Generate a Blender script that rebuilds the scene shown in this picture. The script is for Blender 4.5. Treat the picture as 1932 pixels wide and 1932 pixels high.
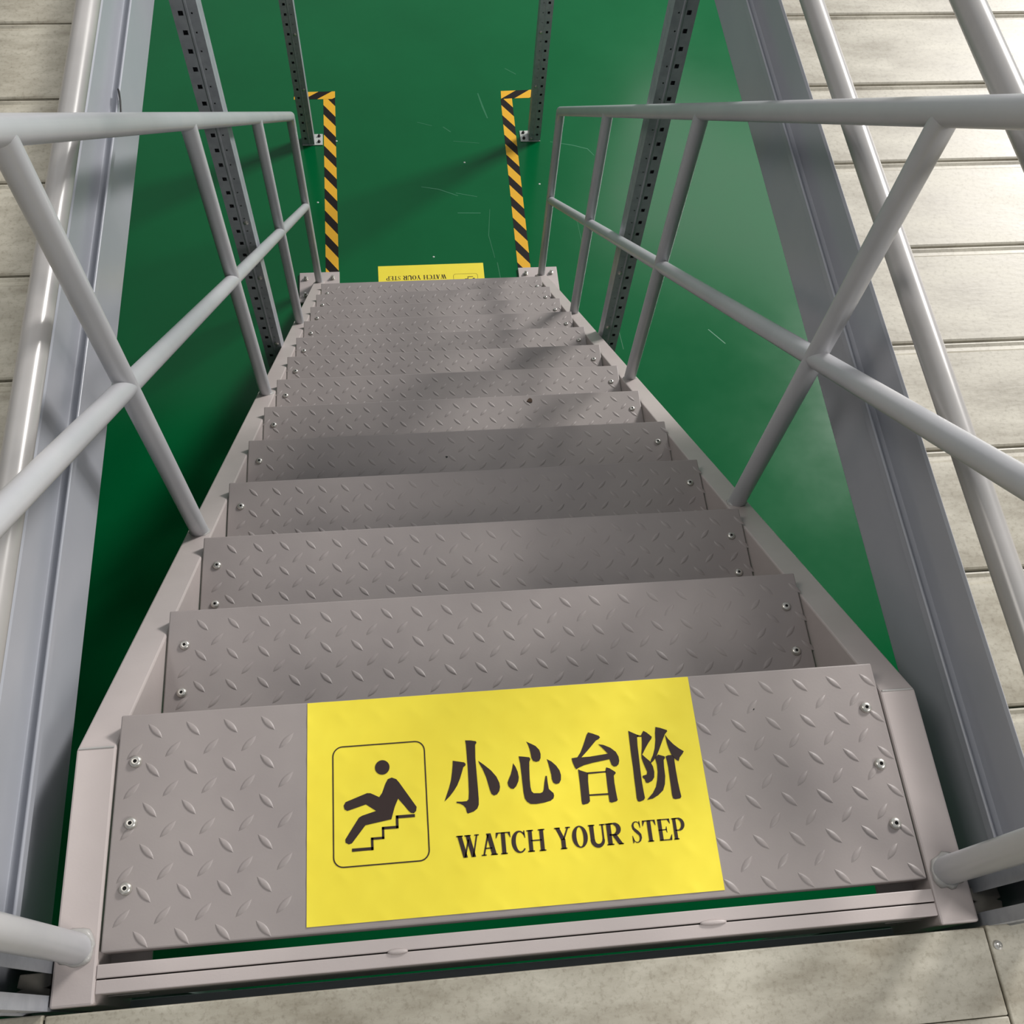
import bpy, bmesh, math, random
from mathutils import Vector, Matrix
random.seed(7)
S = bpy.context.scene
for o in list(bpy.data.objects):
    bpy.data.objects.remove(o)
COL = S.collection

# ------------------------------------------------------------------ camera
cam = bpy.data.cameras.new('camera'); co = bpy.data.objects.new('camera', cam); COL.objects.link(co)
cam.sensor_fit = 'HORIZONTAL'; cam.sensor_width = 36.0
cam.lens = 36.0 * 1890.467 / 1932.0
cam.clip_start = 0.02
TILT, ROLL, YAW = 0.479354, 0.117788, -0.193447
co.matrix_world = (Matrix.Translation((-0.10530, -0.41260, 1.34647)) @ Matrix.Rotation(YAW, 4, 'Z')
                   @ Matrix.Rotation(TILT, 4, 'X') @ Matrix.Rotation(ROLL, 4, 'Z'))
S.camera = co

# ------------------------------------------------------------------ world, daylight, exposure
w = bpy.data.worlds.new('hall_daylight'); S.world = w; w.use_nodes = True
bg = w.node_tree.nodes['Background']
bg.inputs[0].default_value = (0.90, 0.95, 1.0, 1); bg.inputs[1].default_value = 0.42

def area(name, loc, target, sx, sy, power, col):
    l = bpy.data.lights.new(name, 'AREA'); l.shape = 'RECTANGLE'; l.size = sx; l.size_y = sy
    l.energy = power; l.color = col
    o = bpy.data.objects.new(name, l); COL.objects.link(o); o.location = loc
    o.rotation_euler = (Vector(target) - Vector(loc)).to_track_quat('-Z', 'Y').to_euler()
    return o
area('high_side_window', (8.3, 8.3, 5.9), (0.0, 2.4, -1.2), 2.5, 2.0, 1420, (1.0, 0.97, 0.94))
area('far_gable_window', (5.4, 11.0, 5.3), (1.5, 3.0, -2.5), 4.6, 2.6, 95, (1.0, 0.98, 0.95))
area('fill_light_right', (4.2, -2.6, 4.0), (-0.2, 0.5, -0.3), 1.8, 1.8, 150, (1.0, 0.96, 0.92))  # unseen fill, added to brighten the stair head and camera-facing sides
area('fill_light_left_deck', (-2.6, 1.0, 3.6), (-1.2, 0.9, 0.0), 1.6, 1.6, 46, (1.0, 0.95, 0.90))  # invented overhead fill, added to lift the left decking and upper treads

S.view_settings.view_transform = 'Standard'; S.view_settings.look = 'None'
S.view_settings.gamma = 1.0; S.view_settings.use_curve_mapping = False
S.view_settings.exposure = 0.14

# ------------------------------------------------------------------ materials
def srgb(r, g, b):
    f = lambda c: (c/255/12.92) if c/255 <= .04045 else ((c/255+.055)/1.055)**2.4
    return (f(r), f(g), f(b), 1)

def mat(name, col, rough=.5, metal=0.0, col2=None, scale=8.0, detail=4.0, bump=0.0, bscale=200.0, coat=0.0,
        stretch=(1, 1, 1), contrast=(.35, .65), rough2=None):
    m = bpy.data.materials.new(name); m.use_nodes = True
    nt = m.node_tree; b = nt.nodes['Principled BSDF']
    b.inputs['Base Color'].default_value = col; b.inputs['Roughness'].default_value = rough
    b.inputs['Metallic'].default_value = metal; b.inputs['Coat Weight'].default_value = coat
    b.inputs['Coat Roughness'].default_value = .12
    tc = nt.nodes.new('ShaderNodeTexCoord'); mp = nt.nodes.new('ShaderNodeMapping')
    mp.inputs['Scale'].default_value = stretch
    nt.links.new(tc.outputs['Object'], mp.inputs['Vector'])
    if col2 is not None:
        n = nt.nodes.new('ShaderNodeTexNoise'); n.inputs['Scale'].default_value = scale; n.inputs['Detail'].default_value = detail
        n.inputs['Roughness'].default_value = .62
        r = nt.nodes.new('ShaderNodeValToRGB'); r.color_ramp.elements[0].position = contrast[0]; r.color_ramp.elements[1].position = contrast[1]
        r.color_ramp.elements[0].color = col; r.color_ramp.elements[1].color = col2
        nt.links.new(mp.outputs[0], n.inputs['Vector']); nt.links.new(n.outputs['Fac'], r.inputs[0])
        nt.links.new(r.outputs[0], b.inputs['Base Color'])
        if rough2 is not None:
            mr = nt.nodes.new('ShaderNodeMapRange'); mr.inputs[3].default_value = rough; mr.inputs[4].default_value = rough2
            mr.inputs[1].default_value = contrast[0]; mr.inputs[2].default_value = contrast[1]
            nt.links.new(n.outputs['Fac'], mr.inputs[0]); nt.links.new(mr.outputs[0], b.inputs['Roughness'])
    if bump:
        n2 = nt.nodes.new('ShaderNodeTexNoise'); n2.inputs['Scale'].default_value = bscale; n2.inputs['Detail'].default_value = 3
        bp = nt.nodes.new('ShaderNodeBump'); bp.inputs['Strength'].default_value = bump; bp.inputs['Distance'].default_value = .002
        nt.links.new(mp.outputs[0], n2.inputs['Vector']); nt.links.new(n2.outputs['Fac'], bp.inputs['Height'])
        nt.links.new(bp.outputs[0], b.inputs['Normal'])
    return m

M = {}
M['stair'] = mat('grey_painted_steel', srgb(180, 170, 167), .42, col2=srgb(187, 177, 174), scale=5, bump=.06, bscale=260)
M['tread'] = mat('grey_painted_chequer_plate', srgb(144, 136, 134), .45, col2=srgb(153, 145, 142), scale=4, bump=.05, bscale=300)
M['rail'] = mat('grey_painted_tube', srgb(176, 177, 181), .32, col2=srgb(184, 184, 187), scale=6, bump=.05, bscale=120)
M['guard'] = mat('bare_steel_guard_tube', srgb(164, 162, 160), .26, metal=.10, col2=srgb(172, 169, 167), scale=7)
M['toe'] = mat('glossy_grey_painted_sheet', srgb(162, 165, 173), .24, col2=srgb(168, 170, 177), scale=3, bump=.03, bscale=20)
M['galv'] = mat('galvanised_upright', srgb(148, 151, 158), .42, metal=.1, col2=srgb(162, 165, 171), scale=30, bump=.03)
M['foot'] = mat('zinc_plate', srgb(196, 198, 192), .45, metal=.2, col2=srgb(180, 184, 178), scale=30)
def deck_mat():
    m = mat('stained_galvanised_plank', srgb(142, 135, 119), .36, col2=srgb(190, 185, 170), scale=9, detail=11, bump=.08, bscale=90, stretch=(.6, 1.7, 1), contrast=(.34, .66), rough2=.5)
    nt = m.node_tree; b = nt.nodes['Principled BSDF']; src = b.inputs['Base Color'].links[0].from_socket
    tc = [n for n in nt.nodes if n.bl_idname == 'ShaderNodeTexCoord'][0]
    n = nt.nodes.new('ShaderNodeTexNoise'); n.inputs['Scale'].default_value = 130; n.inputs['Detail'].default_value = 5; n.inputs['Roughness'].default_value = .7
    r = nt.nodes.new('ShaderNodeValToRGB'); r.color_ramp.elements[0].position = .30; r.color_ramp.elements[1].position = .50
    r.color_ramp.elements[0].color = (.45, .42, .36, 1); r.color_ramp.elements[1].color = (1, 1, 1, 1)
    mx = nt.nodes.new('ShaderNodeMix'); mx.data_type = 'RGBA'; mx.blend_type = 'MULTIPLY'; mx.inputs['Factor'].default_value = .5
    nt.links.new(tc.outputs['Object'], n.inputs['Vector']); nt.links.new(n.outputs['Fac'], r.inputs[0])
    nt.links.new(src, mx.inputs['A']); nt.links.new(r.outputs[0], mx.inputs['B']); nt.links.new(mx.outputs['Result'], b.inputs['Base Color'])
    return m
M['deck'] = deck_mat()
M['zinc'] = mat('bright_zinc_bolt', srgb(200, 197, 190), .28, metal=.7)
M['dark'] = mat('dark_socket', srgb(30, 28, 26), .6)
M['yellow'] = mat('yellow_vinyl', srgb(244, 226, 62), .55, col2=srgb(240, 220, 56), scale=9)
M['wall'] = mat('dull_wall', srgb(104, 104, 100), .8)
M['ink'] = mat('dark_brown_ink', srgb(44, 27, 24), .7)
M['filler'] = mat('weathered_grey_block', srgb(120, 116, 108), .6, col2=srgb(102, 100, 94), scale=40)
M['scratch'] = mat('pale_scratch', srgb(62, 130, 96), .5)
M['scratch2'] = mat('faint_scratch', srgb(22, 106, 66), .5)
M['leaf'] = mat('brown_leaf_scrap', srgb(70, 52, 38), .8)
M['black'] = mat('black_plastic', srgb(18, 18, 18), .5)
M['weld'] = mat('painted_weld_bead', srgb(168, 166, 163), .3, bump=.2, bscale=300)

def floor_mat():
    m = mat('green_epoxy_floor', srgb(0, 88, 46), .13, col2=srgb(2, 95, 51), scale=1.6, detail=6, contrast=(.3, .75), rough2=.21)
    m.node_tree.nodes['Principled BSDF'].inputs['Specular IOR Level'].default_value = .27
    return m
M['floor'] = floor_mat()

def tape_mat(name, ax, ay, period, phase):
    # diagonal yellow and black print: stripe index from a*x + b*y
    m = bpy.data.materials.new(name); m.use_nodes = True; nt = m.node_tree; b = nt.nodes['Principled BSDF']
    tc = nt.nodes.new('ShaderNodeTexCoord'); sp = nt.nodes.new('ShaderNodeSeparateXYZ'); nt.links.new(tc.outputs['Object'], sp.inputs[0])
    def mth(op, a, bb):
        n = nt.nodes.new('ShaderNodeMath'); n.operation = op
        for i, v in enumerate((a, bb)):
            if isinstance(v, (int, float)): n.inputs[i].default_value = v
            else: nt.links.new(v, n.inputs[i])
        return n.outputs[0]
    s = mth('ADD', mth('MULTIPLY', sp.outputs[0], ax), mth('MULTIPLY', sp.outputs[1], ay))
    s = mth('FRACT', mth('ADD', mth('DIVIDE', s, period), phase), 0.0)
    st = mth('LESS_THAN', s, .47)
    mx = nt.nodes.new('ShaderNodeMix'); mx.data_type = 'RGBA'
    mx.inputs['A'].default_value = srgb(224, 170, 46); mx.inputs['B'].default_value = srgb(22, 13, 11)
    nt.links.new(st, mx.inputs['Factor']); nt.links.new(mx.outputs['Result'], b.inputs['Base Color'])
    b.inputs['Roughness'].default_value = .65; b.inputs['Specular IOR Level'].default_value = .25
    return m

# ------------------------------------------------------------------ helpers
def obj(name, bm, m, parent=None, smooth=None, bevel=0.0):
    me = bpy.data.meshes.new(name); bmesh.ops.recalc_face_normals(bm, faces=bm.faces); bm.to_mesh(me); bm.free()
    me.materials.append(m); o = bpy.data.objects.new(name, me); COL.objects.link(o)
    if parent is not None: o.parent = parent
    if smooth is not None:
        for p in me.polygons: p.use_smooth = True
        try: me.set_sharp_from_angle(angle=math.radians(smooth))
        except Exception: pass
    if bevel:
        md = o.modifiers.new('soft_edges', 'BEVEL'); md.width = bevel; md.segments = 2; md.limit_method = 'ANGLE'; md.angle_limit = math.radians(40)
    return o
def empty(name, loc=(0, 0, 0)):
    o = bpy.data.objects.new(name, None); COL.objects.link(o); o.location = loc; o.empty_display_size = .1
    return o
def tag(o, label=None, cat=None, group=None, kind=None):
    if label: o['label'] = label
    if cat: o['category'] = cat
    if group: o['group'] = group
    if kind: o['kind'] = kind
    return o
def box(bm, x0, x1, y0, y1, z0, z1):
    v = [bm.verts.new(p) for p in ((x0,y0,z0),(x1,y0,z0),(x1,y1,z0),(x0,y1,z0),(x0,y0,z1),(x1,y0,z1),(x1,y1,z1),(x0,y1,z1))]
    for f in ((0,3,2,1),(4,5,6,7),(0,1,5,4),(1,2,6,5),(2,3,7,6),(3,0,4,7)): bm.faces.new([v[i] for i in f])
    return v
def prism_x(bm, prof, x0, x1):          # prof: (y,z) outline extruded along x
    a = [bm.verts.new((x0, y, z)) for y, z in prof]; b = [bm.verts.new((x1, y, z)) for y, z in prof]
    bm.faces.new(a); bm.faces.new(b[::-1]); n = len(prof)
    for i in range(n): bm.faces.new((a[i], b[i], b[(i+1) % n], a[(i+1) % n]))
def prism_y(bm, prof, y0, y1):          # prof: (x,z)
    a = [bm.verts.new((x, y0, z)) for x, z in prof]; b = [bm.verts.new((x, y1, z)) for x, z in prof]
    bm.faces.new(a); bm.faces.new(b[::-1]); n = len(prof)
    for i in range(n): bm.faces.new((a[i], b[i], b[(i+1) % n], a[(i+1) % n]))
def prism_z(bm, prof, z0, z1):          # prof: (x,y)
    a = [bm.verts.new((x, y, z0)) for x, y in prof]; b = [bm.verts.new((x, y, z1)) for x, y in prof]
    bm.faces.new(a[::-1]); bm.faces.new(b); n = len(prof)
    for i in range(n): bm.faces.new((a[i], a[(i+1) % n], b[(i+1) % n], b[i]))
def tube(bm, pts, r, seg=20, cap=True):
    pts = [Vector(p) for p in pts]; rings = []
    d0 = (pts[1]-pts[0]).normalized(); up = Vector((0, 0, 1)) if abs(d0.z) < .9 else Vector((0, 1, 0))
    u = d0.cross(up).normalized(); v = u.cross(d0).normalized()
    for i, p in enumerate(pts):
        if i == 0: n = d0; din = d0
        elif i == len(pts)-1: din = (pts[i]-pts[i-1]).normalized(); n = din
        else:
            din = (pts[i]-pts[i-1]).normalized(); n = (din + (pts[i+1]-pts[i]).normalized()).normalized()
        if i == 0: ring = [p + r*(math.cos(a)*u + math.sin(a)*v) for a in [2*math.pi*k/seg for k in range(seg)]]
        else:
            ring = []
            for q in prev:
                t = (p - q).dot(n) / din.dot(n); ring.append(q + din*t)
        prev = ring; rings.append([bm.verts.new(q) for q in ring])
    for a, b in zip(rings, rings[1:]):
        for k in range(seg): bm.faces.new((a[k], a[(k+1) % seg], b[(k+1) % seg], b[k]))
    if cap: bm.faces.new(rings[0][::-1]); bm.faces.new(rings[-1])
def lathe(bm, prof, loc=(0, 0, 0), seg=18):     # prof: (r,z)
    L = Vector(loc); rings = []
    for r, z in prof:
        if r < 1e-6: rings.append([bm.verts.new(L + Vector((0, 0, z)))])
        else: rings.append([bm.verts.new(L + Vector((r*math.cos(2*math.pi*k/seg), r*math.sin(2*math.pi*k/seg), z))) for k in range(seg)])
    for a, b in zip(rings, rings[1:]):
        for k in range(seg):
            k2 = (k+1) % seg
            if len(a) == 1: bm.faces.new((a[0], b[k], b[k2]))
            elif len(b) == 1: bm.faces.new((a[k], b[0], a[k2]))
            else: bm.faces.new((a[k], b[k], b[k2], a[k2]))
def blob_ring(bm, c, axis, R, r, seg=18, jit=.25):       # irregular weld bead around a tube
    ax = Vector(axis).normalized(); up = Vector((1, 0, 0)) if abs(ax.x) < .9 else Vector((0, 1, 0))
    u = ax.cross(up).normalized(); v = ax.cross(u); rings = []
    for k in range(seg):
        a = 2*math.pi*k/seg; d = math.cos(a)*u + math.sin(a)*v; rr = r*(1 + random.uniform(-jit, jit))
        rings.append([bm.verts.new(Vector(c) + d*(R + rr*math.cos(t)) + ax*rr*math.sin(t)) for t in [2*math.pi*j/6 for j in range(6)]])
    for k in range(seg):
        a, b = rings[k], rings[(k+1) % seg]
        for j in range(6): bm.faces.new((a[j], b[j], b[(j+1) % 6], a[(j+1) % 6]))
def new(): return bmesh.new()
CHARS=[
[[[-54.0,75.2],[-46.6,74.6],[-39.7,73.0],[-38.9,71.0],[-41.0,68.0],[-41.9,50.5],[-41.7,32.2],[-41.4,12.3],[-41.3,-3.8],[-41.8,-10.9],[-44.0,-15.6],[-49.1,-19.1],[-56.9,-21.1],[-58.1,-19.3],[-59.0,-13.9],[-62.0,-10.2],[-66.3,-7.7],[-70.7,-6.5],[-70.6,-4.7],[-63.4,-5.3],[-57.1,-5.1],[-54.6,-2.8],[-53.6,6.0],[-53.1,24.0],[-53.0,42.1],[-53.2,60.6],[-53.3,69.9]],
[[-72.3,49.1],[-66.4,47.8],[-57.3,45.8],[-55.4,43.8],[-55.9,41.5],[-59.0,39.3],[-60.9,33.6],[-64.2,24.8],[-68.4,16.1],[-73.3,9.4],[-79.2,2.7],[-86.4,-3.5],[-83.7,3.0],[-79.4,13.4],[-76.1,23.9],[-74.0,34.6],[-72.7,43.7]],
[[-38.3,46.5],[-31.0,40.5],[-22.4,32.5],[-15.8,23.8],[-12.5,15.4],[-12.0,10.0],[-13.4,4.7],[-16.8,0.5],[-21.1,-0.6],[-24.0,1.6],[-25.9,7.5],[-27.5,14.8],[-29.5,24.0],[-33.3,35.2],[-37.3,42.8]]],
[[[8.0,39.7],[10.9,34.5],[13.1,28.0],[13.9,20.6],[12.8,15.3],[9.5,9.2],[5.6,5.9],[2.0,6.6],[-0.9,10.0],[-1.6,14.6],[0.3,18.9],[3.6,25.0],[6.1,32.2]],
[[16.2,48.3],[22.3,47.5],[30.5,45.9],[31.7,43.4],[29.9,39.9],[29.0,30.4],[28.3,17.7],[28.2,6.9],[29.1,1.0],[31.7,-1.7],[40.4,-2.4],[43.9,-1.2],[45.5,1.9],[47.3,10.8],[49.7,19.7],[51.5,19.5],[51.7,10.5],[52.3,2.3],[55.3,-1.0],[57.9,-3.5],[58.4,-7.2],[57.1,-10.6],[53.0,-13.3],[44.6,-15.0],[33.6,-15.9],[26.4,-15.3],[22.1,-12.3],[19.4,-7.7],[18.4,0.4],[18.1,13.1],[17.8,25.8],[17.5,38.6]],
[[28.1,67.5],[34.1,64.2],[40.3,60.6],[44.8,55.0],[46.1,49.4],[45.5,43.8],[43.3,40.0],[39.1,39.2],[35.2,40.6],[33.3,44.8],[32.8,50.4],[31.9,56.9],[30.2,62.7]],
[[53.5,41.8],[59.5,38.2],[65.3,32.2],[69.2,25.5],[70.5,19.0],[69.6,12.7],[67.0,8.7],[62.6,7.8],[59.2,9.9],[57.8,14.5],[57.6,20.9],[56.5,28.3],[55.1,35.7]]],
[[[113.9,73.7],[119.7,71.6],[127.8,68.0],[129.4,65.6],[127.2,63.5],[123.2,61.9],[117.8,56.6],[109.3,48.3],[100.8,40.6],[112.1,40.6],[123.4,41.6],[132.9,42.4],[137.1,42.8],[133.6,47.4],[129.5,52.4],[125.4,56.5],[132.7,55.0],[141.6,50.5],[148.3,44.4],[151.1,37.7],[151.3,32.1],[149.7,27.6],[146.6,25.1],[142.8,25.0],[140.3,27.4],[139.1,32.1],[138.2,35.3],[128.1,33.9],[114.7,32.1],[103.2,29.9],[95.4,27.1],[91.9,25.2],[90.0,28.5],[88.0,35.1],[87.3,40.3],[91.5,40.7],[95.2,41.0],[100.1,47.1],[104.5,55.2],[108.3,63.4],[111.6,70.7]],
[[94.3,25.0],[96.9,23.4],[105.7,19.9],[107.1,18.6],[105.8,8.1],[105.5,-2.7],[105.3,-13.5],[105.1,-17.9],[102.6,-20.4],[96.0,-21.7],[94.3,-20.7],[93.9,-16.2],[94.3,-5.5],[94.5,7.1],[94.4,18.1]],
[[132.5,24.7],[136.9,23.0],[143.7,17.9],[144.4,16.1],[141.2,13.0],[140.8,3.6],[141.2,-7.3],[141.8,-16.3],[142.2,-19.1],[140.3,-20.7],[133.6,-22.0],[131.0,-20.9],[130.8,-15.5],[130.8,-4.7],[130.8,6.2],[130.8,15.3],[131.0,20.7]],
[[106.1,19.9],[131.8,19.9],[131.6,17.8],[105.8,17.7]],
[[104.9,-9.0],[131.3,-9.4],[131.0,-11.6],[104.8,-11.1]]],
[[[169.2,71.7],[174.5,68.8],[180.7,65.5],[183.4,64.4],[180.1,61.8],[179.1,50.5],[178.7,35.6],[178.2,19.0],[177.9,2.5],[178.3,-10.2],[178.8,-19.2],[177.1,-21.8],[171.3,-23.7],[168.6,-22.9],[167.8,-18.4],[168.1,-7.6],[168.3,6.9],[168.6,21.5],[168.7,41.9],[169.1,60.7]],
[[180.6,64.6],[186.8,64.1],[186.5,62.2],[180.3,62.5]],
[[190.0,70.2],[194.3,67.4],[200.5,61.2],[199.3,58.4],[195.2,54.0],[190.4,47.8],[185.6,40.7],[183.6,38.0],[188.2,33.0],[193.1,28.0],[195.8,21.3],[196.6,13.9],[195.4,6.6],[191.9,2.3],[185.9,-0.3],[183.2,0.3],[182.1,4.9],[179.6,7.5],[180.0,9.7],[185.8,11.0],[186.9,14.6],[185.3,20.3],[183.5,26.9],[182.2,33.5],[182.7,39.0],[184.5,46.4],[185.6,53.8],[186.4,61.3],[186.4,65.1]],
[[207.5,74.2],[213.4,72.6],[222.4,68.9],[223.0,67.1],[219.2,63.6],[214.5,55.4],[207.7,42.7],[202.5,33.8],[197.9,28.6],[193.0,25.2],[194.3,29.8],[198.1,36.0],[201.8,45.1],[204.7,56.1],[205.7,65.6]],
[[219.1,62.7],[222.3,56.7],[228.6,48.7],[235.3,42.5],[241.2,38.3],[238.7,34.8],[234.2,30.4],[232.0,25.6],[229.3,27.1],[226.5,30.1],[223.5,35.0],[221.1,43.6],[219.7,52.2]],
[[200.3,32.1],[205.4,36.4],[213.8,33.3],[214.0,31.1],[211.7,28.4],[210.8,18.3],[210.5,7.3],[208.4,-3.5],[204.7,-11.4],[197.3,-17.1],[189.3,-21.0],[181.3,-22.1],[183.9,-19.6],[190.4,-13.8],[195.7,-6.1],[198.9,2.7],[201.2,13.5],[201.7,22.7],[201.1,28.3]],
[[215.1,33.2],[218.7,34.4],[224.0,34.4],[226.7,31.0],[226.3,25.5],[226.2,13.4],[226.4,-1.2],[227.0,-12.2],[227.8,-21.3],[226.1,-23.5],[219.4,-24.2],[216.5,-23.1],[215.7,-18.5],[216.0,-7.7],[216.2,5.0],[216.4,17.9],[216.0,27.2]]],
]
FIGURE=[[-159.2,31.4],[-154.0,33.1],[-148.1,30.6],[-144.3,25.7],[-123.0,-7.2],[-123.9,-12.5],[-127.0,-15.2],[-130.8,-14.3],[-133.7,-11.4],[-146.6,5.3],[-151.4,-5.0],[-156.2,-20.5],[-163.9,-21.6],[-189.8,-25.4],[-207.3,-46.4],[-211.4,-47.5],[-215.5,-45.2],[-215.8,-41.1],[-197.9,-15.1],[-193.4,-12.9],[-175.5,-8.4],[-188.7,0.9],[-212.6,-5.5],[-216.1,-3.5],[-217.3,1.6],[-214.8,5.9],[-186.8,15.3],[-182.3,14.9],[-171.1,9.0],[-167.3,14.0],[-162.5,25.6]]
STEPS=[[-206.0,-54.5],[-181.7,-55.6],[-181.4,-42.8],[-167.5,-43.0],[-167.2,-30.6],[-149.1,-31.2],[-148.6,-17.6],[-127.1,-18.7]]
# ------------------------------------------------------------------ dimensions
G, R_ = 0.229375, 0.199234            # going and rise of one step
SL = -R_/G
NT = 13
FZ = -13*R_                           # hall floor level
TW = 0.522                            # half width of a tread
SI, SO = 0.525, 0.576                 # stringer inner / outer face
def sz(y): return SL*y - 0.037        # top of the sloping stringer

# ------------------------------------------------------------------ setting: hall floor
bm = new(); box(bm, -9, 11, -6, 14, FZ-.2, FZ)
floor = tag(obj('floor', bm, M['floor']), 'glossy green epoxy hall floor below the staircase', 'floor', kind='structure')
for nm, x0, x1, y0, y1 in (('shade_wall_left', -6.3, -6.0, -5.0, 14), ('shade_wall_back', -6.3, 7.3, -5.3, -5.0), ('shade_wall_right', 7.0, 7.3, -5.0, 4.2)):  # unseen walls added to block ambient light; left one raised to cut more sky
    bm = new(); box(bm, x0, x1, y0, y1, FZ, 9.0 if nm == 'shade_wall_left' else 4.2); tag(obj(nm, bm, M['wall']), 'unseen grey wall added to block ambient light', 'wall', kind='structure')
def ribbon(pts, wd, name, m, parent, z):
    bm = new(); L = []; n = len(pts)
    for i, (x, y) in enumerate(pts):
        a = Vector(pts[max(0, i-1)]); b = Vector(pts[min(n-1, i+1)]); d = (b-a).normalized(); nn = Vector((-d.y, d.x))
        h = wd*.5*(.25 + .75*math.sin(math.pi*(i+.5)/n))
        L.append((bm.verts.new((x+nn.x*h, y+nn.y*h, z)), bm.verts.new((x-nn.x*h, y-nn.y*h, z))))
    for p, q in zip(L, L[1:]): bm.faces.new((p[0], p[1], q[1], q[0]))
    return obj(name, bm, m, parent)
SCR = [
 ([(.93,3.75),(.90,3.80),(.82,3.83),(.70,3.86)], .004, 0), ([(-.02,3.55),(.07,3.53),(.17,3.48)], .004, 0),
 ([(.16,3.50),(.27,3.47)], .003, 0), ([(.33,3.38),(.31,3.2),(.33,3.05)], .004, 1),
 ([(.16,3.36),(.28,3.355)], .004, 0), ([(-.02,4.03),(.06,4.0)], .005, 1), ([(.12,3.99),(.16,3.95)], .007, 1),
 ([(.33,4.25),(.35,4.14),(.37,4.05)], .010, 1), ([(.17,3.88),(.31,3.86)], .004, 1), ([(.50,4.45),(.56,4.40)], .006, 1),
 ([(.72,2.10),(.85,1.87),(1.05,1.62),(1.30,1.42)], .004, 0), ([(1.35,2.55),(1.42,2.46)], .006, 0), ([(1.10,3.05),(1.13,3.0)], .006, 0),
 ([(.78,3.3),(.79,3.1)], .003, 1), ([(.34,3.02),(.36,2.75)], .005, 1), ([(.90,2.6),(.91,2.45)], .004, 1)]
for pts, wd, k in SCR: ribbon(pts, wd, 'scratch', M['scratch2'] if k else M['scratch'], floor, FZ+.0004)
bm = new()
for x, y in ((-.72,3.14),(-.55,2.98),(.22,3.72),(.70,3.72),(-.56,3.46),(-.20,2.99),(.02,3.07),(-.46,3.9),(.61,3.55)):
    lathe(bm, [(.0055, 0), (.004, .0008), (0, .001)], (x, y, FZ), 7)
tag(obj('paint_chip', bm, M['foot'], floor), kind='stuff')

# ------------------------------------------------------------------ hazard tape on the floor
def tape(name, quad, m, label):
    cx = sum(q[0] for q in quad)/4; cy = sum(q[1] for q in quad)/4
    bm = new(); prism_z(bm, [(q[0]-cx, q[1]-cy) for q in quad], 0, .0006)
    o = obj(name, bm, m); o.location = (cx, cy, FZ+.0002)
    return tag(o, label, 'tape', 'hazard tape strips at the stair foot')
T1 = tape_mat('tape_print_lengthwise', 1.45, 1.0, .1535, .08)
T1b = tape_mat('tape_print_lengthwise_b', 1.45, 1.0, .1535, .58)
T2 = tape_mat('tape_print_crosswise', 1.0, -1.35, .155, .12)
T2b = tape_mat('tape_print_crosswise_b', 1.0, -1.35, .155, .42)
tape('hazard_tape', [(-.521,2.987),(-.457,2.987),(-.465,4.223),(-.529,4.223)], T1, 'long yellow and black hazard tape ending at the left stair base plate')
tape('hazard_tape', [(.441,2.978),(.506,2.978),(.520,4.204),(.456,4.199)], T1b, 'long yellow and black hazard tape ending at the right stair base plate')
tape('hazard_tape', [(-.690,4.224),(-.465,4.224),(-.465,4.284),(-.690,4.282)], T2, 'short crosswise hazard tape behind the thin slotted post at left')
tape('hazard_tape', [(.459,4.202),(.68,4.207),(.68,4.272),(.462,4.264)], T2b, 'short crosswise hazard tape behind the thin slotted post at right')

# ------------------------------------------------------------------ slotted rack columns
PITCH = .0527
def flange(bm, xo, xi, y, z0, z1, zref):
    """perforated face in the plane y from outer edge xo to inner edge xi: square slots in the outer half, pin holes in the inner half"""
    d = xi - xo
    us = [0, .20, .40, .72, .79, 1.0]
    k0 = math.ceil((z0 - zref)/PITCH); z = zref + k0*PITCH
    zs = [z0]
    while z < z1 - .02:
        if z > z0 + .02: zs += [z-.0065, z-.0022, z+.0022, z+.0065]
        z += PITCH
    zs.append(z1)
    grid = [[bm.verts.new((xo + d*u, y, zz)) for u in us] for zz in zs]
    for j in range(len(zs)-1):
        ph = (j - 1) % 4 if 0 < j < len(zs)-2 else 3
        for i in range(5):
            if i == 1 and ph in (0, 1, 2): continue
            if i == 3 and ph == 1: continue
            bm.faces.new((grid[j][i], grid[j][i+1], grid[j+1][i+1], grid[j+1][i]))
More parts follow.
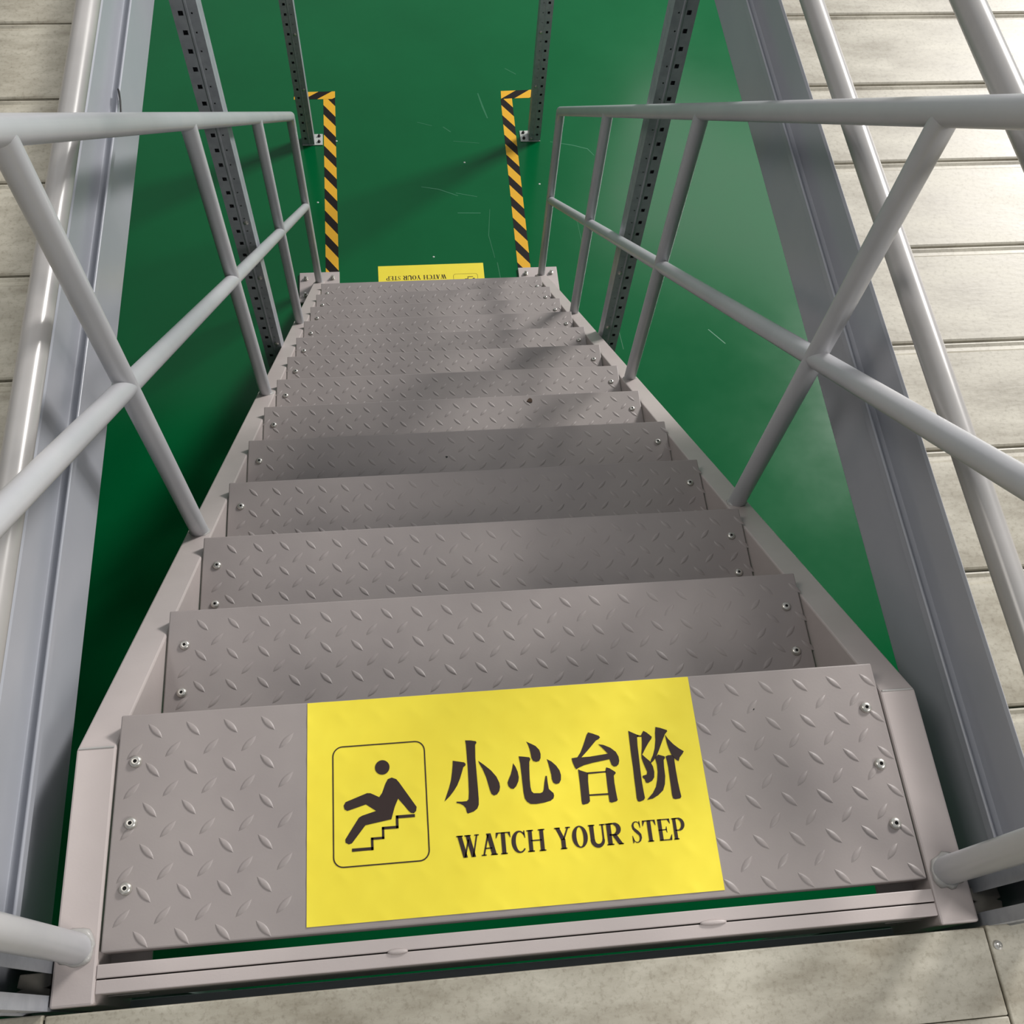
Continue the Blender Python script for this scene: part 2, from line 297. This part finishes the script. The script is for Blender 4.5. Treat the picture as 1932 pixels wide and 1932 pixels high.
def column(sg, y0, xo, xi, z1, zref, label, holes_z):
    D = .058
    c = empty('rack_column', ((xo+xi)/2, y0 + D/2, FZ)); off = Vector(c.location)
    def shift(bm): bmesh.ops.translate(bm, verts=bm.verts, vec=-off); return bm
    bm = new(); flange(bm, xo, xi, y0, FZ+.005, z1, zref); obj('front_flange', shift(bm), M['galv'], c)
    bm = new(); box(bm, min(xo, xi), max(xo, xi), y0+D-.002, y0+D, FZ+.005, z1); obj('back_flange', shift(bm), M['galv'], c)
    bm = new()
    xm = xo + (xi-xo)*.56; e = .0035
    prism_z(bm, [(xm-e*1.3, y0+.0002), (xm-e*.5, y0-.0022), (xm+e*.5, y0-.0022), (xm+e*1.3, y0+.0002)], FZ+.005, z1)
    obj('rib', shift(bm), M['galv'], c)
    t = .002*sg
    bm = new(); box(bm, min(xo, xo+t), max(xo, xo+t), y0, y0+D, FZ+.005, z1); obj('web', shift(bm), M['galv'], c)
    lw = .0285 if y0 > 0 else .017
    for a, b in ((y0, y0+lw), (y0+D-lw, y0+D)):
        bm = new(); box(bm, min(xi, xi-t), max(xi, xi-t), a, b, FZ+.005, z1); obj('lip', shift(bm), M['galv'], c)
    for hz in holes_z:
        bm = new(); lathe(bm, [(.0075, 0), (.0070, .004), (.004, .0065), (0, .007)], (0, 0, 0), 12)
        bmesh.ops.rotate(bm, verts=bm.verts, cent=(0, 0, 0), matrix=Matrix.Rotation(math.pi/2, 3, 'X'))
        bmesh.ops.translate(bm, verts=bm.verts, vec=(xo + (xi-xo)*.80, y0, hz)); obj('bolt', shift(bm), M['zinc'], c, 40)
    # foot plate with two anchor bolts
    px0, px1 = (xo - .004*sg*-1, xi - sg*.044) if False else (min(xo+.002*sg, xi-.045*sg), max(xo+.002*sg, xi-.045*sg))
    bm = new(); box(bm, px0, px1, y0-.004, y0+.078, FZ, FZ+.005); p = obj('foot_plate', shift(bm), M['foot'], c, bevel=.001)
    for yy in (y0+.018, y0+.060):
        bm = new(); lathe(bm, [(.0085, 0), (.0085, .005), (.005, .007), (.005, .012), (0, .012)], (xi-.026*sg, yy, FZ+.005), 6)
        obj('anchor_bolt', shift(bm), M['dark'], p)
    return tag(c, label, 'column', 'slotted rack columns around the stairwell')
ztop = 1.15
zr = -.276
column(-1, 1.800, -.634, -.576, ztop, zr, 'grey slotted steel rack column beside the left handrail, halfway down the stairs', (zr-7*PITCH*1.9, zr-.95, zr-1.3))
column(1, 1.800, .646, .588, ztop, zr-.012, 'grey slotted steel rack column beside the right handrail, halfway down the stairs', (zr-.985, zr-1.28))
column(-1, 3.872, -.638, -.578, ztop, FZ+.045, 'thin far slotted rack column standing left of the floor tape', (FZ+.045+PITCH*6, FZ+.045+PITCH*12))
column(1, 3.866, .643, .583, ztop, FZ+.045, 'thin far slotted rack column standing right of the floor tape', (FZ+.02, FZ+.045+PITCH*6, FZ+.045+PITCH*12))
column(-1, -.352, -.642, -.580, ztop, -.013, 'near slotted rack column at the bottom left, beside the stair top', ())
column(1, -.356, .650, .588, ztop, -.013, 'near slotted rack column at the bottom right, beside the stair top', ())

# ------------------------------------------------------------------ edge beams, toe boards, guard rails either side of the stairwell
for sg, side in ((-1, 'left'), (1, 'right')):
    for BY0, BY1, where in ((-.285, 1.795, 'beside the upper stairs'), (1.865, 3.865, 'beyond the midway rack column')):
        if sg > 0 and BY0 > 1: continue
        L = (BY1-BY0)/2; yc = (BY0+BY1)/2
        bm = new()
        prism_y(bm, [(sg*x, z) for x, z in ((.642,-.168),(.642,-.0205),(.690,-.0205),(.690,-.172),(.646,-.172))], BY0, BY1)
        tag(obj('edge_beam', bm, M['toe'], bevel=.002), 'grey steel platform edge beam on the %s, %s' % (side, where), 'beam', 'platform edge beams')
        t = empty('toe_board', (sg*.648, yc, 0))
        bm = new()
        prism_y(bm, [(sg*(x-.648), z) for x, z in ((.6290,-.020),(.6290,-.001),(.6318,-.001),(.6324,-.007),(.6446,-.007),(.6450,.087),(.6485,.092),(.651,.088),(.651,-.020))], -L, L)
        obj('upright_sheet', bm, M['toe'], t, bevel=.001)
        bm = new(); tube(bm, [(sg*(.6295-.648), -L, -.0012), (sg*(.6295-.648), L, -.0012)], .0026, 8); obj('rolled_lip', bm, M['toe'], t, 60)
        tag(t, 'glossy grey sheet toe board on the %s, %s' % (side, where), 'toe board', 'toe boards')
        xr = -.6155 if sg < 0 else .631
        g = empty('guard_rail', (xr, yc, 0))
        for z in (.212, .532, .86):
            bm = new(); tube(bm, [(0, -L-.015, z), (0, L+.005, z)], .0192, 24); obj('rail', bm, M['guard'], g, 60)
        tag(g, 'round steel guard rails on the %s, %s' % (side, where), 'railing', 'platform guard rails')

# ------------------------------------------------------------------ platform decking
def plank_mesh(L, W):
    bm = new(); h = .03; a = .0012
    # flat board along x, with a rolled step along its far long edge
    prism_x(bm, [(0, -h), (0, -.0025), (.0025, 0), (W-.026, 0), (W-.019, -.0060), (W-.011, -.0065), (W-.007, -.0030), (W-.0042, -.0035), (W-.0032, -.012), (W-.0032, -h)], 0, L)
    me_o = obj('plank', bm, M['deck'], None, bevel=0)
    return me_o
DP = .2112; D0 = -.0755 - DP
decks = {}
for sg, side in ((-1, 'left'), (1, 'right')):
    d = empty('platform_floor', (sg*.659, 0, 0)); decks[sg] = d
    first = None
    for k in range(20 if sg < 0 else 10):
        if first is None:
            first = plank_mesh(3.4, DP); o = first
        else:
            o = first.copy(); COL.objects.link(o)
        o.parent = d
        o.location = (0 if sg > 0 else -3.4, D0 + DP*k, random.uniform(-.0006, .0006))
    tag(d, 'stained galvanised plank decking of the platform on the %s' % side, 'floor', kind='structure')
d = empty('platform_floor', (0, -.357, 0))
bm = new(); box(bm, -.579, .5795, -.101, 0, -.03, 0); obj('plank', bm, M['deck'], d, bevel=.002)
for k in range(9):
    bm = new(); box(bm, -.579, .5795, -.1015-.211*(k+1), -.1018-.211*k, -.03, -.0004*(k%3)); obj('plank', bm, M['deck'], d, bevel=.002)
for sg in (-1, 1):
    for k in range(10):
        bm = new(); x0, x1 = (.5815, 4.0) if sg > 0 else (-4.0, -.5815)
        box(bm, x0, x1, -.211*(k+1)-(0 if k else 0)+.0015, -.211*k+(0.002 if k == 0 else 0), -.03, .0005)
        o = obj('plank', bm, M['deck'], d, bevel=.002)
        if k == 0:
            bm = new(); lathe(bm, [(.0058, 0), (.0056, .0015), (.003, .0028), (.0022, .0022), (0, .0022)], (sg*.5905, -.0225, .0005), 14)
            obj('screw', bm, M['zinc'], o, 40)
tag(d, 'stained galvanised plank decking in the foreground at the stair head', 'floor', kind='structure')
bm = new(); box(bm, -.574, .574, -.425, -.3405, -.300, -.155)
tag(obj('edge_beam', bm, M['toe'], bevel=.002), 'cross beam under the foreground decking at the stair head', 'beam', 'platform edge beams')

# ------------------------------------------------------------------ staircase
st = empty('staircase', (0, 1.4, FZ)); OFF = Vector(st.location)
def part(name, bm, m, parent=st, **k):
    bmesh.ops.translate(bm, verts=bm.verts, vec=-OFF); return obj(name, bm, m, parent, **k)
# stringers
PD = .16
for sg in (-1, 1):
    yb = (FZ + .012 + .037)/SL
    dv = PD*math.sqrt(1+SL*SL)
    prof = [(-.350, 0), (-.0425, 0), (yb, FZ+.012), ((FZ+.012+.037+dv)/SL, FZ+.012), (-.20, -dv+.02), (-.350, -.16)]
    bm = new(); prism_x(bm, prof, min(sg*SI, sg*SO), max(sg*SI, sg*SO))
    s = part('stringer', bm, M['stair'], bevel=.003)
    bm = new(); tube(bm, [(sg*(SI+.003), -.0415, -.0006), (sg*(SO-.003), -.0415, -.0006)], .0016, 8); part('weld_seam', bm, M['weld'], s, smooth=60)
# treads
LENS = []
def lens_proto(bm, cx, cy, ang, z):
    L, Wd, h = .0140, .0043, .0014
    ca, sa = math.cos(ang), math.sin(ang); n = 7; base = []; top = []
    for k in range(2*n):
        t = -1 + 2*(k % n)/n if k < n else 1 - 2*(k % n)/n
        s = 1 if k < n else -1
        x = t*L; y = s*Wd*(1 - t*t)
        base.append((x, y)); top.append((x*.72, y*.55))
    vb = [bm.verts.new((cx + x*ca - y*sa, cy + x*sa + y*ca, z)) for x, y in base]
    vt = [bm.verts.new((cx + x*ca - y*sa, cy + x*sa + y*ca, z + h)) for x, y in top]
    m_ = 2*n
    for k in range(m_): bm.faces.new((vb[k], vb[(k+1) % m_], vt[(k+1) % m_], vt[k]))
    bm.faces.new(vt)
TD = .2935
SIGN = (-.2755, .2535, -.2855, -.0015)
def lattice(first):
    bm = new(); ax, ay = .0493, .0515
    dx = 0 if first else random.uniform(-.02, .02); dy = 0 if first else random.uniform(-.02, .02)
    for i in range(-1, 24):
        for j in range(-1, 8):
            for kind in (0, 1):
                x = -.476 + dx + ax*i + (ax*.5 if kind else 0); y = -.0245 + dy - ay*j - (ay*.5 if kind else 0)
                if not (-TW+.004 < x < TW-.004 and -TD+.008 < y < -.006): continue
                if first and SIGN[0]-.006 < x < SIGN[1]+.006 and SIGN[2]-.004 < y < SIGN[3]+.004:
                    continue
                if min(math.hypot(abs(x)-.497, y-b) for b in (-.062, -.141, -.223)) < .011: continue
                lens_proto(bm, x, y, math.radians(-47) if kind == 0 else math.radians(46), .0)
    return bm
def bolt_proto(name):
    bm = new()
    lathe(bm, [(.0078, 0), (.0080, .0012), (.0075, .0030), (.0060, .0046), (.0036, .0053), (.0025, .0052), (.0024, .0030), (0, .0030)], (0, 0, 0), 18)
    o = obj(name, bm, M['zinc'], None, 35); o.data.materials.append(M['dark'])
    for p in o.data.polygons:
        if max((o.data.vertices[v].co.x**2 + o.data.vertices[v].co.y**2)**.5 for v in p.vertices) < .00252: p.material_index = 1  # socket recess coloured dark to stand in for its shade
    return o
bolt0 = None
pat = None
for n in range(NT):
    yn, zn = n*G, -n*R_
    bm = new()
    prism_x(bm, [(0, 0), (-.0008, .0), (-TD, 0), (-TD, -.03), (-TD+.004, -.03), (-TD+.004, -.005), (-.004, -.005), (-.004, -.03), (0, -.03)][0:1] +
            [(-TD, 0), (-TD, -.03), (-TD+.004, -.03), (-TD+.004, -.005), (-.004, -.005), (-.004, -.03), (0, -.03)], -TW, TW)
    t = obj('tread', bm, M['tread'], st, bevel=.0026); t.location = Vector((0, yn, zn)) - OFF
    if n == 0: t['label'] = 'top chequer-plate tread carrying the yellow sign'
    if n in (0, 1, 5, 9): pat = obj('raised_pattern', lattice(n == 0), M['tread'], t, 50)
    else:
        q = pat.copy(); COL.objects.link(q); q.parent = t; pat = q
    tag(pat, kind='stuff')
    for yb in ((-.064, -.143, -.222) if n == 0 else (-.0605, -.139)):
        for sg in (-1, 1):
            if bolt0 is None: bolt0 = bolt_proto('bolt'); b = bolt0
            else: b = bolt0.copy(); COL.objects.link(b)
            b.parent = t; b.location = (sg*(.498 if n == 0 else .4945), yb, 0); b.rotation_euler = (0, 0, random.uniform(0, 6))
# angle cleats under the tread ends, seen through the slot at the stair head
for sg in (-1, 1):
    bm = new(); box(bm, min(sg*.475, sg*SI), max(sg*.475, sg*SI), -.3395, -.255, -.060, -.056); part('cleat', bm, M['stair'])
# two bars closing the stair head
for y0, y1, z, dp in ((-.3215, -.3060, -.001, .035), (-.3385, -.3230, -.002, .15)):
    bm = new(); box(bm, -SI, SI, y0, y1, z-dp, z); part('head_bar', bm, M['stair'], bevel=.0012)
for x in (-.165, .232):
    bm = new(); bmesh.ops.create_icosphere(bm, subdivisions=2, radius=1.0)
    bmesh.ops.scale(bm, verts=bm.verts, vec=(.018 if x > 0 else .013, .0035, .0030)); bmesh.ops.translate(bm, verts=bm.verts, vec=(x, -.3222, -.0010))
    part('weld', bm, M['stair'], smooth=80)
# posts and rails
PX = .550; PR = .0175
PY = (-.2860, .5140, 1.3160, 2.1300, 2.9050)
HT, HM = .972, .474
for sg in (-1, 1):
    x = sg*PX
    for i, y in enumerate(PY):
        zb = 0.0 if i == 0 else sz(y)-.004
        if i == 4: zb = max(zb, FZ+.012)
        bm = new()
        tube(bm, [(x, y, zb), (x, y, SL*y + HT - .006)], PR if i else .0180, 24); p = part('post', bm, M['rail'], smooth=60)
        bm = new()
        ax = (0, 0, 1) if i == 0 else (0, -SL, 1)
        blob_ring(bm, (x, y, 0.001 if i == 0 else sz(y)), ax, PR*1.02, .0042 if i else .0048, 22, .55); part('weld', bm, M['weld'], p, smooth=80)
        bm = new(); blob_ring(bm, (x, y - .0185, SL*y + HM + .0165), (0, 1, SL), PR*.80, .0030, 18, .3); part('weld', bm, M['rail'], p, smooth=80)
    bm = new(); ya, ye = PY[0], PY[4]
    tube(bm, [(x, ya-.02, SL*(ya-.02)+HT), (x, ye, SL*ye+HT), (x, ye, SL*ye+HT-.06)], .0182, 24); part('handrail', bm, M['rail'], smooth=60)
    bm = new(); tube(bm, [(x, ya, SL*ya+HM), (x, ye, SL*ye+HM)], .0170, 24); part('mid_rail', bm, M['rail'], smooth=60)
# base plates
for sg in (-1, 1):
    x0, x1 = (-.648, -.453) if sg < 0 else (.440, .636)
    y1 = 2.983 if sg < 0 else 2.971
    bm = new(); box(bm, x0, x1, y1-.185, y1, FZ, FZ+.012); p = part('base_plate', bm, M['stair'], bevel=.0015)
    for bx in ((-.617, -.486) if sg < 0 else (.476, .604)):
        for by in (y1-.041, y1-.145):
            bm = new(); lathe(bm, [(.013, 0), (.013, .003), (.0095, .003), (.0095, .011), (.0058, .012), (.0058, .021), (.0045, .023), (0, .023)], (bx, by, FZ+.012), 6 if False else 14)
            part('anchor_bolt', bm, M['zinc'], p, smooth=35)
tag(st, 'grey steel staircase with chequer-plate treads and tubular handrails on both sides', 'staircase')

# grey packer seen inside each near column
for sg, side in ((-1, 'left'), (1, 'right')):
    bm = new()
    x0, x1 = (.582, .622)
    prism_z(bm, [(sg*x0, -.341), (sg*x0, -.327), (sg*(x0+.006), -.325), (sg*x0, -.323), (sg*x0, -.308), (sg*(x1-.002), -.308), (sg*x1, -.323), (sg*(x1-.006), -.325), (sg*x1, -.327), (sg*(x1-.002), -.341)], -.09, -.016)
    tag(obj('packer_block', bm, M['filler'], bevel=.0015), 'small grey packing block inside the near %s rack column' % side, 'block', 'packing blocks')

# ------------------------------------------------------------------ yellow warning signs
def ring_poly(bm, cx, cy, rx, ry, tx, ty, z, a0=0, a1=360, n=28):
    L = []
    for k in range(n+1):
        a = math.radians(a0 + (a1-a0)*k/n)
        L.append((bm.verts.new((cx+rx*math.cos(a), cy+ry*math.sin(a), z)), bm.verts.new((cx+(rx-tx)*math.cos(a), cy+(ry-ty)*math.sin(a), z))))
    for p, q in zip(L, L[1:]): bm.faces.new((p[0], q[0], q[1], p[1]))
def poly(bm, pts, z):
    bm.faces.new([bm.verts.new((x, y, z)) for x, y in pts])
def quad_bar(bm, x0, y0, x1, y1, wd, z):      # stroke with horizontal width wd
    poly(bm, [(x0-wd/2, y0), (x0+wd/2, y0), (x1+wd/2, y1), (x1-wd/2, y1)], z)
def brush(bm, pts, ws, z):                    # stroke along a path with varying width
    L = []; n = len(pts)
    for i in range(n):
        a = Vector(pts[max(0, i-1)]); b = Vector(pts[min(n-1, i+1)]); d = (b-a).normalized(); nn = Vector((-d.y, d.x))
        p = Vector(pts[i]); q = p + nn*ws[i]/2; r = p - nn*ws[i]/2
        L.append((bm.verts.new((q.x, q.y, z)), bm.verts.new((r.x, r.y, z))))
    for p, q in zip(L, L[1:]): bm.faces.new((p[0], q[0], q[1], p[1]))
def letter(bm, ch, x0, x1, y0, y1, z):
    W = x1-x0; H = y1-y0
    X = lambda u: x0 + W*u
    Y = lambda v: y0 + H*v
    th, tn, sf = W*.25, W*.085, H*.055
    if ch == 'W': th, tn = W*.19, W*.065
    if ch == 'H': th = W*.21
    def bar(u0, v0, u1, v1, wd): quad_bar(bm, X(u0), Y(v0), X(u1), Y(v1), wd, z)
    def serif(u0, u1, v): 
        a = Y(v) if v == 0 else Y(1)-sf
        poly(bm, [(X(u0), a), (X(u1), a), (X(u1), a+sf), (X(u0), a+sf)], z)
    if ch == 'W':
        bar(.36, -.01, .14, 1, th); bar(.34, -.01, .53, .80, tn); bar(.72, -.01, .50, 1, th); bar(.70, -.01, .91, 1, tn)
        serif(0, .29, 1); serif(.36, .64, 1); serif(.80, 1.0, 1)
    elif ch == 'A':
        bar(.80, 0, .50, 1.0, th*1.15); bar(.14, 0, .47, .95, tn*1.2); poly(bm, [(X(.25), Y(.30)), (X(.68), Y(.30)), (X(.68), Y(.355)), (X(.25), Y(.355))], z)
        serif(0, .30, 0); serif(.58, 1.0, 0)
    elif ch == 'T':
        bar(.5, 0, .5, 1, th*1.1); serif(.28, .72, 0); poly(bm, [(X(.02), Y(.95)), (X(.98), Y(.95)), (X(.98), Y(1)), (X(.02), Y(1))], z)
        poly(bm, [(X(0), Y(.74)), (X(.03), Y(.74)), (X(.18), Y(.95)), (X(.02), Y(1))], z); poly(bm, [(X(.97), Y(.74)), (X(1), Y(.74)), (X(.98), Y(1)), (X(.82), Y(.95))], z)
    elif ch == 'C':
        pts = []; ws = []
        for k in range(25):
            a = math.radians(42 + 276*k/24); c = math.cos(a); s = math.sin(a)
            t = max(0, -c); pts.append((X(.54)+W*.42*c*1.0, Y(.5)+H*.475*s)); ws.append(tn*1.1 + (th*1.15-tn)*t**1.2)
        brush(bm, pts, ws, z); poly(bm, [(X(.84), Y(1.0)), (X(.90), Y(1.0)), (X(.93), Y(.66)), (X(.89), Y(.66)), (X(.80), Y(.86))], z)
    elif ch == 'H':
        bar(.19, 0, .19, 1, th); bar(.81, 0, .81, 1, th); poly(bm, [(X(.2), Y(.48)), (X(.8), Y(.48)), (X(.8), Y(.535)), (X(.2), Y(.535))], z)
        for u in (.19, .81): serif(u-.18, u+.18, 0); serif(u-.18, u+.18, 1)
    elif ch == 'Y':
        bar(.50, 0, .50, .46, th*1.05); bar(.50, .42, .18, 1, th*1.05); bar(.52, .42, .86, 1, tn*1.2)
        serif(.30, .70, 0); serif(0, .36, 1); serif(.70, 1.0, 1)
    elif ch == 'O':
        ring_poly(bm, X(.5), Y(.5), W*.48, H*.51, th*1.05, tn*.9, z, n=32)
    elif ch == 'U':
        bar(.22, .30, .22, 1, th*.95); bar(.83, .30, .83, 1, tn*1.1); serif(.04, .40, 1); serif(.68, .98, 1)
        pts = []; ws = []
        for k in range(15):
            a = math.radians(180 + 180*k/14); pts.append((X(.525)+W*.305*math.cos(a), Y(.31)+H*.295*math.sin(a))); f = k/14
            ws.append(th*.95*(1-f)**.8 + tn*1.1*f + .02*W)
        brush(bm, pts, ws, z)
    elif ch in 'RP':
        u = .20; bar(u, 0, u, 1, th*1.05); serif(0, .42, 0); serif(0, .42, 1)
        c = .72 if ch == 'R' else .70
        ru = .58 if ch == 'R' else .66
        pts = [(X(u), Y(.975)), (X(.5), Y(.975))]; ws = [tn, tn]
        for k in range(1, 12):
            a = math.radians(90 - 180*k/12); pts.append((X(.45)+W*(ru-.15)*math.cos(a)*.80, Y(c)+H*(.975-c)*math.sin(a))); ws.append(tn + (th*1.1-tn)*math.cos(a)**1.0)
        pts += [(X(.5), Y(2*c-.975)), (X(u), Y(2*c-.975))]; ws += [tn, tn]
        brush(bm, pts, ws, z)
        if ch == 'R': bar(.84, 0, .48, .48, th*1.1); serif(.72, 1.0, 0)
    elif ch == 'E':
        bar(.20, 0, .20, 1, th*1.05)
        for v in (0, .47, .95): poly(bm, [(X(.05), Y(v)), (X(.93 if v != .47 else .66), Y(v)), (X(.93 if v != .47 else .66), Y(v+.05)), (X(.05), Y(v+.05))], z)
        poly(bm, [(X(.96), Y(.26)), (X(.99), Y(.26)), (X(.94), Y(0)), (X(.78), Y(.05))], z)
        poly(bm, [(X(.92), Y(.76)), (X(.95), Y(.76)), (X(.93), Y(1)), (X(.76), Y(.95))], z)
        poly(bm, [(X(.63), Y(.36)), (X(.67), Y(.36)), (X(.67), Y(.64)), (X(.63), Y(.64)), (X(.56), Y(.50))], z)
    elif ch == 'S':
        P = [(.82, .80), (.76, .90), (.62, .965), (.46, .975), (.30, .92), (.22, .80), (.26, .67), (.42, .57), (.60, .47), (.76, .36), (.79, .22), (.70, .09), (.54, .025), (.38, .025), (.22, .10), (.14, .22)]
        Wd = [.03, .06, .07, .08, .13, .18, .22, .25, .26, .22, .18, .13, .08, .07, .06, .03]
        brush(bm, [(X(a), Y(b)) for a, b in P], [q*W for q in Wd], z)
        poly(bm, [(X(.78), Y(1)), (X(.84), Y(1)), (X(.86), Y(.68)), (X(.82), Y(.68)), (X(.74), Y(.88))], z)
        poly(bm, [(X(.10), Y(0)), (X(.16), Y(0)), (X(.24), Y(.12)), (X(.13), Y(.34)), (X(.09), Y(.34))], z)
LET = [('W', -73.8, -44.6), ('A', -42.6, -21.9), ('T', -22.9, -3.8), ('C', -2.6, 16.6), ('H', 17.2, 41.2), ('Y', 53.8, 74.6), ('O', 75.7, 97.0),
       ('U', 97.4, 120.9), ('R', 120.9, 142.6), ('S', 153.6, 169.2), ('T', 170.0, 187.6), ('E', 189.4, 207.8), ('P', 209.4, 226.0)]
def sign(loc, rot, bumpy, label):
    s = empty('warning_sign', loc); s.rotation_euler = (0, 0, rot)
    hx, hy = .2645, .1420
    bm = new()
    if bumpy:
        nx, ny = 240, 130
        ax, ay = .0493, .0515
        def hgt(x, y):
            X = x + loc[0]; Y = y + loc[1]; h = 0
            for kind in (0, 1):
                gx = (X + .476 - (ax*.5 if kind else 0))/ax; gy = (Y + .0245 + (ay*.5 if kind else 0))/ay
                dx = (gx - round(gx))*ax; dy = (gy - round(gy))*ay
                a = math.radians(-47 if kind == 0 else 46); u = dx*math.cos(a)+dy*math.sin(a); v = -dx*math.sin(a)+dy*math.cos(a)
                h = max(h, math.exp(-(u/.0125)**2-(v/.0062)**2))
            return h*.0005
        V = [[bm.verts.new((-hx+2*hx*i/nx, -hy+2*hy*j/ny, .0005+hgt(-hx+2*hx*i/nx, -hy+2*hy*j/ny))) for i in range(nx+1)] for j in range(ny+1)]
        for j in range(ny):
            for i in range(nx): bm.faces.new((V[j][i], V[j][i+1], V[j+1][i+1], V[j+1][i]))
        rim = [V[0][i] for i in range(nx+1)] + [V[j][nx] for j in range(1, ny+1)] + [V[ny][i] for i in range(nx-1, -1, -1)] + [V[j][0] for j in range(ny-1, 0, -1)]
        low = [bm.verts.new((v.co.x, v.co.y, 0)) for v in rim]
        for k in range(len(rim)): bm.faces.new((rim[k], low[k], low[(k+1) % len(rim)], rim[(k+1) % len(rim)]))
    else: box(bm, -hx, hx, -hy, hy, 0, .0008)
    obj('vinyl_sheet', bm, M['yellow'], s, smooth=50)
    z = .00112 if bumpy else .00095
    for c in CHARS:
        bm = new()
        for pl in c: poly(bm, [(a/1000, b/1000) for a, b in pl], z)
        bmesh.ops.triangulate(bm, faces=bm.faces); obj('printed_character', bm, M['ink'], s)
    for c, a, b in LET:
        bm = new(); letter(bm, c, a/1000, b/1000, -.0755, -.0482, z); obj('printed_letter', bm, M['ink'], s)
    ic = new(); poly(ic, [(a/1000, b/1000) for a, b in FIGURE], z); bmesh.ops.triangulate(ic, faces=ic.faces); icon = obj('falling_figure', ic, M['ink'], s)
    bm = new(); poly(bm, [(-.166+.0096*math.cos(2*math.pi*k/28), .0474+.0096*math.sin(2*math.pi*k/28)) for k in range(28)], z); obj('figure_head', bm, M['ink'], icon)
    bm = new()
    for (a, b), (c, d) in zip(STEPS, STEPS[1:]):
        e = 1.4
        poly(bm, [(p/1000, q/1000) for p, q in ((min(a, c)-e, min(b, d)-e), (max(a, c)+e, min(b, d)-e), (max(a, c)+e, max(b, d)+e), (min(a, c)-e, max(b, d)+e))], z)
    obj('printed_steps', bm, M['ink'], icon)
    # thin rounded frame
    x0, x1, y0, y1, r, t = -.2315, -.1085, -.0758, .0795, .0135, .0016
    bm = new(); o_ = []; i_ = []
    for cx, cy, a0 in ((x1-r, y1-r, 0), (x0+r, y1-r, 90), (x0+r, y0+r, 180), (x1-r, y0+r, 270)):
        for k in range(9):
            a = math.radians(a0 + 90*k/8); o_.append((cx+r*math.cos(a), cy+r*math.sin(a))); i_.append((cx+(r-t)*math.cos(a), cy+(r-t)*math.sin(a)))
    vo = [bm.verts.new((x, y, z)) for x, y in o_]; vi = [bm.verts.new((x, y, z)) for x, y in i_]; n = len(vo)
    for k in range(n): bm.faces.new((vo[k], vo[(k+1) % n], vi[(k+1) % n], vi[k]))
    obj('printed_frame', bm, M['ink'], s)
    return tag(s, label, 'sign', 'yellow warning stickers')
sign((-.011, -.1435, .0004), .0, True, 'large yellow watch-your-step sticker on the top tread')
sign((.003, 3.019-.142, FZ+.0002), math.pi+.003, False, 'upside-down yellow watch-your-step sticker on the floor at the stair foot')

# ------------------------------------------------------------------ small finds
bm = new(); tube(bm, [(-.6300, 1.205, .0035), (-.6270, 1.196, .006), (-.6235, 1.175, .004), (-.6205, 1.145, .001)], .0018, 8)
tag(obj('wire_end', bm, M['black'], smooth=60), 'short black wire end lying on the lip of the left toe board', 'wire')
def scrap(x, y, z, r, label, m):
    bm = new(); n = 9; pts = [(r*random.uniform(.5, 1)*math.cos(2*math.pi*k/n), r*random.uniform(.5, 1)*math.sin(2*math.pi*k/n)) for k in range(n)]
    prism_z(bm, pts, 0, r*.25); o = obj('debris_scrap', bm, m); o.location = (x, y, z); tag(o, label, 'debris')
scrap(.209, 5*G-.019, -5*R_+.0005, .010, 'brown crumpled leaf scrap on a tread halfway down', M['leaf'])
scrap(-.039, 4*G-.0745, -4*R_+.0003, .0035, 'tiny black speck on the fifth tread from the top', M['black'])
scrap(.338, -.054, .0003, .0022, 'tiny black speck on the top tread right of the sign', M['black'])
